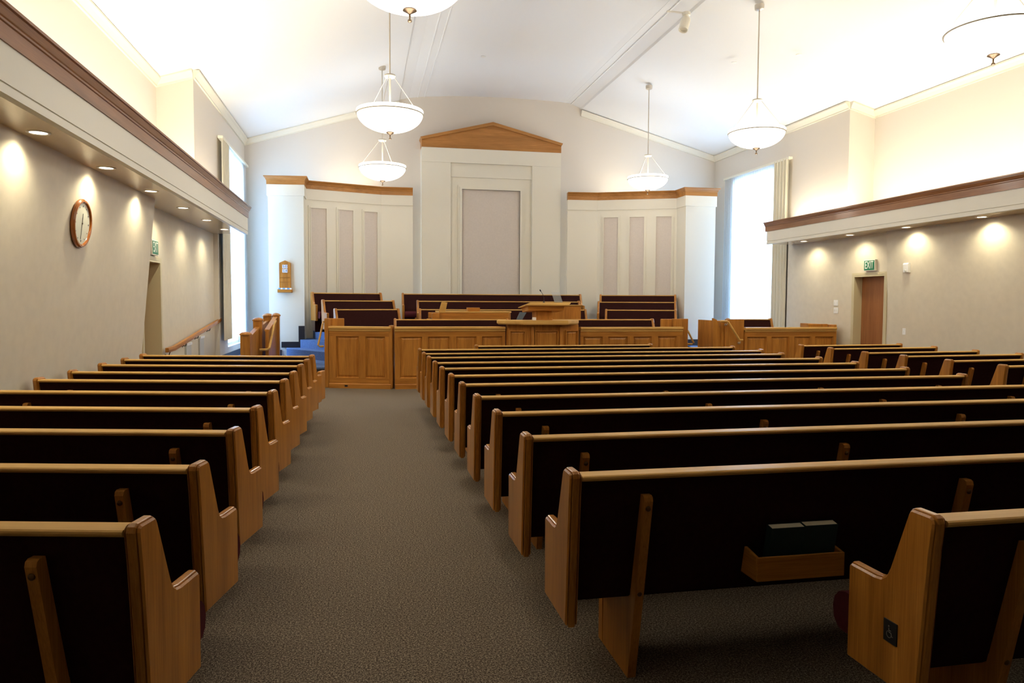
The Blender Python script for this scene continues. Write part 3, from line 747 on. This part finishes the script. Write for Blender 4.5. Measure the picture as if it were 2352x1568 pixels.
for x0, z0 in ((.18, 1.17), (.46, .82)):
    b = B(); b.lathe([(.025, .068), (.025, .05), (.008, .048), (.008, .0)], (x0, 0, z0), 10, 'y'); b.tube([(x0, 0, z0), (x0, 0, z0+.05)], .007, 6); b.build('bracket', M['nickel'], hr, True)
g = thing('end_guard', 'oak end cap panel at right of the right enclosure by the wall', 'guard panel', (8.68, 13.20, 0))
b = B(); b.box(0, .42, 0, .05, 0, 1.175, .012); b.build('panel', M['oak_z'], g)
b = B(); b.box(.445, .495, -.18, 1.0, 0, 1.165, .01); b.build('side_panel', M['oak_z'], g)
bench(8.77, 14.75, 1.05, 0, .37, 'burgundy bench inside the right enclosure under the window', group='enclosure bench')

# ------------------------------------------------------------------ ramp balustrade and handrails on the left
def newel(bb, x0, y0, z0, z1, w=.17):
    bb.box(x0, x0+w, y0, y0+w, z0, z1-.05, .008)
    bb.lathe([(w*.60, z1-.06), (w*.66, z1-.052), (w*.66, z1-.040), (w*.60, z1-.026), (w*.42, z1-.006), (w*.2, z1+.004), (w*.02, z1+.008)], (x0+w/2, y0+w/2, 0), 16)
bl = thing('ramp_balustrade', 'oak panelled ramp balustrade with three domed newel posts by the left window', 'balustrade', (0, 0, .368))
for x0, y0, z in ((-2.166, 13.93, .647), (-2.122, 15.2, .876), (-2.057, 16.2, .945)):
    b = B(); newel(b, x0, y0, 0, z); b.build('newel_post', M['oak_z'], bl)
b = B(); b.loops([[(-2.11, 14.1, 0), (-2.05, 14.1, 0), (-2.05, 14.1, .50), (-2.11, 14.1, .50)], [(-2.07, 15.2, 0), (-2.01, 15.2, 0), (-2.01, 15.2, .66), (-2.07, 15.2, .66)]]); b.build('panel', M['oak_z'], bl)
b = B(); b.loops([[(-2.12, 14.1, .50), (-2.03, 14.1, .50), (-2.03, 14.1, .54), (-2.12, 14.1, .54)], [(-2.08, 15.2, .66), (-1.99, 15.2, .66), (-1.99, 15.2, .70), (-2.08, 15.2, .70)]]); b.build('top_rail', M['oak_y'], bl)
b = B(); b.loops([[(-2.06, 15.37, 0), (-2.0, 15.37, 0), (-2.0, 15.37, .70), (-2.06, 15.37, .70)], [(-2.0, 16.2, 0), (-1.94, 16.2, 0), (-1.94, 16.2, .80), (-2.0, 16.2, .80)]]); b.build('panel', M['oak_z'], bl)
sb = thing('stair_balustrade', 'oak stair balustrade with pale handrail beside the blue steps', 'balustrade', (0, 0, .368))
b = B(); newel(b, -1.85, 16.0, 0, .955, .14); b.build('newel_post', M['oak_z'], sb)
b = B(); b.loops([[(-1.88, 15.1, 0), (-1.82, 15.1, 0), (-1.82, 15.1, .62), (-1.88, 15.1, .62)], [(-1.82, 16.0, 0), (-1.76, 16.0, 0), (-1.76, 16.0, .86), (-1.82, 16.0, .86)]]); b.build('panel', M['oak_z'], sb)
b = B(); b.loops([[(-1.89, 15.1, .62), (-1.80, 15.1, .62), (-1.80, 15.1, .65), (-1.89, 15.1, .65)], [(-1.83, 16.0, .86), (-1.74, 16.0, .86), (-1.74, 16.0, .89), (-1.83, 16.0, .89)]]); b.build('top_rail', M['oak_y'], sb)
b = B(); b.tube([(-1.98, 15.02, .26), (-1.84, 15.02, .26), (-1.80, 15.04, .29), (-1.76, 15.5, .74), (-1.76, 15.8, .80)], .026, 8); b.build('handrail', M['rail'], sb, True)
b = B(); b.tube([(-1.80, 15.55, .70), (-1.80, 15.62, .66), (-1.78, 15.6, .74)], .008, 6); b.build('bracket', M['nickel'], sb, True)
wh = thing('wall_handrail', 'long sloping oak handrail on the left wall above the ramp', 'handrail', (-2.84, 0, 0))
b = B(); b.loops([[(.05+dx, y, z+dz) for dx, dz in ((0, -.035), (.045, -.035), (.05, .0), (.045, .03), (0, .03))] for y, z in ((11.36, .865), (11.75, .868), (15.45, 1.205))]); b.build('rail', M['oak_y'], wh)
for y0, z0 in ((11.55, .86), (12.6, .945), (13.5, 1.025), (14.5, 1.115)):
    b = B(); b.tube([(0, y0, z0-.09), (.05, y0, z0-.09), (.07, y0, z0-.03)], .008, 6); b.lathe([(.025, 0), (.025, .008)], (0, y0, z0-.09), 10, 'x'); b.build('bracket', M['brass'], wh)
hr = thing('handrail', 'short sloping pale oak handrail at left end of the rostrum wing', 'handrail', (-.745, 13.9, 0))
b = B(); b.tube([(.035, .05, 1.20), (.03, .03, 1.20), (.02, 0, 1.17), (-.06, -.05, .78), (-.03, -.03, .755), (.03, 0, .755)], .018, 8); b.build('rail', M['rail'], hr, True)
b = B(); b.tube([(.03, .02, 1.08), (.07, .02, 1.08)], .008, 6); b.build('bracket', M['nickel'], hr)
hr = thing('handrail', 'short sloping pale oak handrail at right end of the rostrum front', 'handrail', (6.33, 13.75, 0))
b = B(); b.tube([(.0, .1, 1.06), (.03, .0, 1.02), (.15, -.02, .78), (.12, -.02, .76), (0, 0, .76)], .018, 8); b.build('rail', M['rail'], hr, True)
for i, (y0, y1, zt) in enumerate(((12.76, 13.10, .885), (13.76, 14.10, .95))):
    v = thing('wall_grille', 'pale vertical grille below the handrail, ' + ('nearer the doorway' if i == 0 else 'nearer the window'), 'grille', (-2.84, y0, 0), 0, 'grilles on left wall')
    b = B(); b.box(.0, .03, 0, y1-y0, .42, zt-.04, .004); b.build('body', M['grille'], v)
    b = B(); b.box(.0, .045, -.01, y1-y0+.01, zt-.04, zt, .004); b.build('top_cap', M['plastic'], v)

# ------------------------------------------------------------------ things on the walls
ck = thing('wall_clock', 'round wooden wall clock under a downlight on the left wall', 'clock', (-2.655, 7.79, 2.31))
ck.rotation_euler = (0, math.radians(5.2), 0)
b = B(); b.lathe([(.185, .0), (.226, .0), (.234, .010), (.232, .026), (.220, .038), (.206, .038), (.197, .030), (.194, .020)], (0, 0, 0), 48, 'x', cap=False); b.build('rim', M['clock_wood'], ck, True)
b = B(); b.lathe([(.0001, .002), (.196, .002), (.196, .022), (.0001, .022)], (0, 0, 0), 40, 'x'); b.build('dial', M['clock_face'], ck)
b = B()
for i in range(12):
    a = i*PI/6; c, s_ = math.cos(a), math.sin(a)
    b.lathe([(.0001, .0221), (.006 if i % 3 else .009, .0221), (.006 if i % 3 else .009, .0235), (.0001, .0235)], (0, .165*s_, .165*c), 8, 'x')
b.build('hour_marks', M['black'], ck)
def hand(nm, ang, ln, w):
    b = B(); b.box(.0245, .026, -w, w, -.02, ln); o = b.build(nm, M['black'], ck); o.rotation_euler = (-math.radians(ang), 0, 0)
hand('minute_hand', 186, .15, .0028); hand('hour_hand', 3, .095, .004)
b = B(); b.lathe([(.0001, .024), (.008, .024), (.008, .029), (.0001, .029)], (0, 0, 0), 12, 'x'); b.build('hub', M['brass'], ck)

def exit_sign(label, x, sx, y, z):
    r = thing('exit_sign', label, 'exit sign', (x, y, z), 0)
    d = .05
    b = B(); b.box(min(0, sx*d), max(0, sx*d), -.155, .155, -.105, .105, .006); b.build('housing', M['cream'], r)
    b = B(); b.box(min(sx*d, sx*(d+.003)), max(sx*d, sx*(d+.003)), -.14, .14, -.09, .09); b.build('face', M['green'], r)
    t = text_mesh('EXIT', .16, .001, 'lettering', M['signwhite'], r, (sx*(d+.0045), 0, 0), (0, sx, 0))
    t.data.transform(Matrix.Diagonal((1, .72, 1.25, 1)))
    return r
exit_sign('green EXIT sign above the wooden door on the right wall', 9.30, -1, 12.22, 2.295)
exit_sign('green EXIT sign above the doorway on the left wall', -2.84, 1, 10.95, 2.30)

def plate(name, label, x, sx, y, z, w, h, n):
    r = thing(name, label, 'switch', (x, y, z), 0)
    b = B(); b.box(min(0, sx*.008), max(0, sx*.008), -w/2, w/2, -h/2, h/2, .003); b.build('cover_plate', M['plastic'], r)
    for i in range(n):
        b = B(); yy = (i-(n-1)/2)*w/n; b.box(min(sx*.008, sx*.014), max(sx*.008, sx*.014), yy-.008, yy+.008, -.02, .02, .002); b.build('toggle', M['signwhite'], r)
plate('switch_plate', 'upper white switch plate of the pair left of the wooden door', 9.30, -1, 13.24, 1.595, .14, .115, 2)
plate('switch_plate', 'lower white switch plate of the pair left of the wooden door', 9.30, -1, 13.235, 1.442, .14, .115, 2)
plate('switch_plate', 'single white switch plate right of the wooden door', 9.262, -1, 11.27, 1.10, .075, .115, 1)
al = thing('wall_speaker', 'small white wall speaker right of the EXIT sign', 'speaker', (9.205, 11.16, 2.20), 0)
b = B(); b.prism([(0.02, -.085), (-.045, -.075), (-.055, .06), (-.04, .085), (0.02, .085)], 'y', -.06, .06); b.build('housing', M['plastic'], al)
b = B(); b.lathe([(.02, 0), (.02, -.012), (.008, -.014)], (-.05, 0, -.05), 12, 'x'); b.build('sensor_eye', M['grille'], al)

hb = thing('hymn_board', 'wooden hymn board with numbers 50 and 54 on the left pier', 'hymn board', (-1.675, 16.993, 2.1))
hb.rotation_euler = (0, 0, math.atan2(16.95-17.04, .76))
b = B(); b.prism([(-.115, -.27), (.115, -.27), (.125, -.22), (.125, .31), (.105, .325), (0, .37), (-.105, .325), (-.125, .31), (-.125, -.22)], 'y', -.035, -.004); b.build('board', M['oak_z'], hb)
b = B()
for z0 in (.09, -.01, -.11): b.box(-.10, .10, -.043, -.035, z0, z0+.012)
b.build('card_rails', M['oak_x'], hb)
b = B(); b.box(-.157, .157, -.09, -.002, -.335, -.265, .01); b.build('ledge', M['oak_x'], hb)
for j, (num, z0) in enumerate((('50', .235), ('54', .14))):
    for i, ch in enumerate(num):
        c = thing('number_card', 'white card showing %s in the %s row of the hymn board' % (ch, ('upper', 'lower')[j]), 'number card', (0, 0, 0), 0, 'number cards on the hymn board')
        mw = Matrix.Translation(hb.location) @ Matrix.Rotation(hb.rotation_euler.z, 4, 'Z') @ Matrix.Translation((-.029+.058*i, -.037, z0))
        c.matrix_world = mw
        b = B(); b.box(-.027, .027, -.003, 0, -.04, .04); b.build('card', M['card'], c)
        text_mesh(ch, .082, .0004, 'digit', M['ink'], c, (0, -.0036, 0), (1, 0, 0))
for i in range(6):
    blue = i % 2 == 0
    c = thing('number_card', 'spare card lying on the ledge of the hymn board', 'number card', (0, 0, 0), 0, 'spare cards on the hymn board ledge')
    c.matrix_world = Matrix.Translation(hb.location) @ Matrix.Rotation(hb.rotation_euler.z, 4, 'Z') @ Matrix.Translation((-.12+.048*i, -.05, -.264))
    b = B(); b.loops([[(-.021, -.012, .0), (.021, -.012, .0), (.021, -.008, .0), (-.021, -.008, .0)], [(-.021, .010, .03), (.021, .010, .03), (.021, .014, .03), (-.021, .014, .03)]]); b.build('card', M['cardblue' if blue else 'card'], c)
b = B(); b.box(8.45, 9.34, FW-.05, FW, 2.66, 2.70); tag(b.build('wall_ledge', M['dark']), 'thin dark ledge on the front wall beside the right curtain', 'ledge')

# ------------------------------------------------------------------ lamps
def pendant(x, y, zr, D, hub, zc, label):
    r = thing('pendant_lamp', label, 'pendant lamp', (x, y, zr), 0, 'bowl pendants')
    R = D/2; H = D*.285
    prof = [(R*math.sin(t), -H*math.cos(t)) for t in [PI/2*i/14 for i in range(15)]]
    pin = [((R-.012)*math.sin(t), -(H-.012)*math.cos(t)) for t in [PI/2*i/14 for i in range(15)]]
    b = B(); b.lathe(prof+[(R-.012, 0)]+pin[::-1][1:], n=48); b.build('bowl', M['bowl'], r, True, 60)
    b = B(); b.lathe([(R-.004, -.024), (R+.011, -.024), (R+.014, -.012), (R-.002, -.008)], n=48, cap=False); b.build('rim_ring', M['lampmetal'], r, True, 40)
    b = B(); b.lathe([(R-.002, -.008), (R+.004, -.004), (R+.009, .030), (R+.004, .040), (R-.018, .034), (R-.018, -.0)], n=48, cap=False); b.build('rim_band', M['bowl'], r, True, 40)
    b = B(); b.lathe([(.004, -H+.01), (.055, -H+.004), (.06, -H-.008), (.02, -H-.03), (.008, -H-.04), (.008, -H-.075), (.018, -H-.085), (.018, -H-.098), (.002, -H-.106)], n=20); b.build('finial', M['brass'], r, True, 50)
    b = B(); b.lathe([(.02, hub+.03), (.075, hub+.02), (.085, hub), (.07, hub-.02), (.02, hub-.03)], n=24); b.build('hub', M['lampmetal'], r, True, 40)
    b = B(); b.tube([(0, 0, hub-.02), (0, 0, .0)], .014, 10); b.build('stem', M['lampmetal'], r, True)
    b = B(); b.tube([(0, 0, hub), (0, 0, zc-zr-.02)], .011, 10); b.build('rod', M['nickel'], r, True)
    for i in range(3):
        a = PI/6 + i*2*PI/3 + x*.5 + y*.15
        b = B(); b.tube([(.06*math.cos(a), .06*math.sin(a), hub), ((R-.02)*math.cos(a), (R-.02)*math.sin(a), .03)], .0042, 8); b.build('suspension_rod', M['lampmetal'], r, True)
    b = B(); b.lathe([(.03, zc-zr-.06), (.07, zc-zr-.045), (.075, zc-zr-.0), (.075, zc-zr+.03)], n=24); b.build('canopy', M['nickel'], r, True, 40)
    d = bpy.data.lights.new('lamp_glow', 'AREA'); d.shape = 'DISK'; d.size = D*.8; d.energy = EN['pend']; d.color = (1, .95, .87)
    o = bpy.data.objects.new('lamp_glow', d); COL.objects.link(o); o.parent = r; o.location = (0, 0, .02); o.rotation_euler = (PI, 0, 0)
    d = bpy.data.lights.new('lamp_down', 'POINT'); d.shadow_soft_size = .2; d.energy = EN['down']; d.color = (1, .92, .80)
    o = bpy.data.objects.new('lamp_down', d); COL.objects.link(o); o.parent = r; o.location = (0, 0, -H-.32)
    return r
EN = dict(pend=8, down=38, spot=35, cove=34, back=13, world=18.0)
pendant(.40, 11.0, 4.30, .95, .53, 6.36, 'bowl pendant lamp in left row, middle one of the three')
pendant(.41, 15.6, 4.335, .95, .55, 6.36, 'bowl pendant lamp in left row, farthest and smallest')
pendant(.40, 6.4, 4.30, .95, .53, 6.36, 'bowl pendant lamp in left row, nearest, cut by the top edge')
pendant(6.24, 11.05, 4.33, .88, .50, 6.31, 'bowl pendant lamp in right row, middle one of the three')
pendant(6.20, 15.6, 4.325, .88, .50, 6.32, 'bowl pendant lamp in right row, farthest before the right screen')
pendant(6.22, 6.45, 4.33, .88, .50, 6.31, 'bowl pendant lamp in right row, nearest, at the top right corner')

def downlight(x, y, z, label, tilt):
    r = thing('downlight', label, 'downlight', (x, y, z), 0, 'recessed downlights')
    b = B(); b.lathe([(.062, 0), (.085, 0), (.085, -.006), (.078, -.009), (.062, -.006)], n=28, cap=False); b.build('trim_ring', M['cream'], r)
    b = B(); b.lathe([(.001, -.003), (.064, -.003), (.064, -.001), (.001, -.001)], n=24); b.build('lens', M['lens'], r)
    d = bpy.data.lights.new('downlight_beam', 'SPOT'); d.energy = EN['spot']; d.spot_size = math.radians(142); d.spot_blend = .7; d.shadow_soft_size = .05; d.color = (1, .91, .64)
    o = bpy.data.objects.new('downlight_beam', d); COL.objects.link(o); o.parent = r; o.location = (0, 0, -.015); o.rotation_euler = (0, tilt, 0)
LD = [14.21, 12.66, 11.07, 9.476, 7.928, 6.387, 4.83]
for i, y in enumerate(LD):
    downlight(-2.45, y, 2.869, 'round downlight in the left soffit, %s from the window end' % ORD[i+1], math.radians(3))
for i, y in enumerate([13.90, 12.42, 10.95, 9.40, 7.85]):
    downlight(8.97, y, 2.869, 'round downlight in the right soffit, %s from the window end' % ORD[i+1], math.radians(-8))

sl = thing('ceiling_spotlight', 'white cylinder spotlight hanging from the sloping ceiling right of centre', 'spotlight', (5.42, 12.0, 0))
zc = 6.49
b = B(); b.box(-.35, .02, -.02, .02, zc-.0, zc+.02); b.lathe([(.07, zc+.02), (.07, zc-.03), (.05, zc-.04)], n=20); b.build('ceiling_plate', M['cream'], sl)
b = B(); b.tube([(0, 0, zc-.03), (0, 0, zc-.10)], .02, 10); b.build('yoke', M['cream'], sl, True)
b = B(); b.lathe([(.02, 0), (.075, -.01), (.082, -.03), (.082, -.24), (.07, -.24), (.068, -.20), (.002, -.20)], n=24); o = b.build('lamp_head', M['cream'], sl, True, 40); o.location = (0, 0, zc-.08); o.rotation_euler = (math.radians(-14), math.radians(20), 0)
for i, (x, y, z) in enumerate(((2.72, 12.0, 6.735), (6.9, 13.1, 6.125), (-.55, 11.0, 6.055), (2.5, 15.6, 6.722), (7.55, 12.0, 5.96))):
    b = B(); b.lathe([(.05, 0), (.05, -.012), (.035, -.02), (.002, -.022)], (x, y, z), 20)
    tag(b.build('ceiling_disc', M['plastic'], None, True, 40), ['small pale disc on the ceiling midway above the aisle', 'small pale disc beside rod of the right middle pendant', 'small pale disc left of the left pendants', 'small pale disc on the ceiling near the centre gable', 'small pale disc at far right of the right pendants'][i], 'detector')

# cove lamps in the troughs above the soffits and behind the organ screens; fill lights added at the gaps
def area(name, loc, rot, sx, sy, e, col):
    d = bpy.data.lights.new(name, 'AREA'); d.shape = 'RECTANGLE'; d.size = sx; d.size_y = sy; d.energy = e; d.color = col
    o = bpy.data.objects.new(name, d); COL.objects.link(o); o.location = loc; o.rotation_euler = rot; return o
WARM = (1, .93, .74)
y = 3.6
while y < 14.2:
    area('cove_or_gap_fill', (-2.62, y, 3.12), (PI, math.radians(6), 0), .10, 1.3, EN['cove'], WARM)
    area('cove_or_gap_fill', (9.15, y, 3.12), (PI, math.radians(-6), 0), .10, 1.3, EN['cove'], WARM)
    y += 1.5
area('cove_or_gap_fill', (-.25, 18.15, 4.16), (PI, 0, 0), 1.1, .10, EN['back'], (1, .88, .66))
area('cove_or_gap_fill', (6.75, 18.15, 4.16), (PI, 0, 0), 1.1, .10, EN['back'], (1, .88, .66))

area('cove_or_gap_fill', (.75, 18.42, 2.6), (0, -PI/2, 0), 3.0, .2, 3, (1, .86, .56))  # added upright fill, warms the wall strip left of the centre panel
area('cove_or_gap_fill', (5.55, 18.42, 2.6), (0, PI/2, 0), 3.0, .2, 3, (1, .86, .56))  # added upright fill for the strip on the right
# daylight: overcast sky through the two windows
w = bpy.data.worlds.new('overcast sky'); S.world = w; w.use_nodes = True
bg = w.node_tree.nodes['Background']; bg.inputs[0].default_value = (.40, .64, 1, 1); bg.inputs[1].default_value = EN['world']
for nm, x, ry, y0, y1, z0, z1 in (('left', -3.02, -PI/2, WL0, WL1, WLz0, WLz1), ('right', XR+.27, PI/2, WR0, WR1, WRz0, WRz1)):
    o = area('window_portal', (x, (y0+y1)/2, (z0+z1)/2), (0, ry, 0), z1-z0, y1-y0, 1, (1, 1, 1)); o.data.cycles.is_portal = True

# ------------------------------------------------------------------ camera
F = 1694.97; HC = 1.577
rt = Vector((.98026447, -.00576938, .1976064)); fw = Vector((-.1976315, -.05304036, .97884039)); dn = Vector((-.00483382, .9985757, .05313379))
# rows give the room's right, forward and down in camera terms (x right, y down, z ahead)
cx = Vector((rt.x, fw.x, -dn.x)); cy = Vector((rt.y, fw.y, -dn.y)); cz = Vector((rt.z, fw.z, -dn.z))
cd = bpy.data.cameras.new('camera'); cam = bpy.data.objects.new('camera', cd); COL.objects.link(cam)
mt = Matrix((cx, -cy, -cz)).transposed().to_4x4(); mt.translation = Vector((0, 0, HC)); cam.matrix_world = mt
cd.sensor_width = 36; cd.lens = F/2352*36; cd.clip_start = .05
S.camera = cam

vs = S.view_settings; S.display_settings.display_device = 'sRGB'
vs.view_transform = 'Standard'; vs.look = 'None'; vs.gamma = 1; vs.use_curve_mapping = False; vs.exposure = .12
cy_ = S.cycles
cy_.use_denoising = True
cy_.adaptive_threshold = .03; cy_.max_bounces = 7; cy_.diffuse_bounces = 4; cy_.transparent_max_bounces = 8
cy_.sample_clamp_indirect = 8
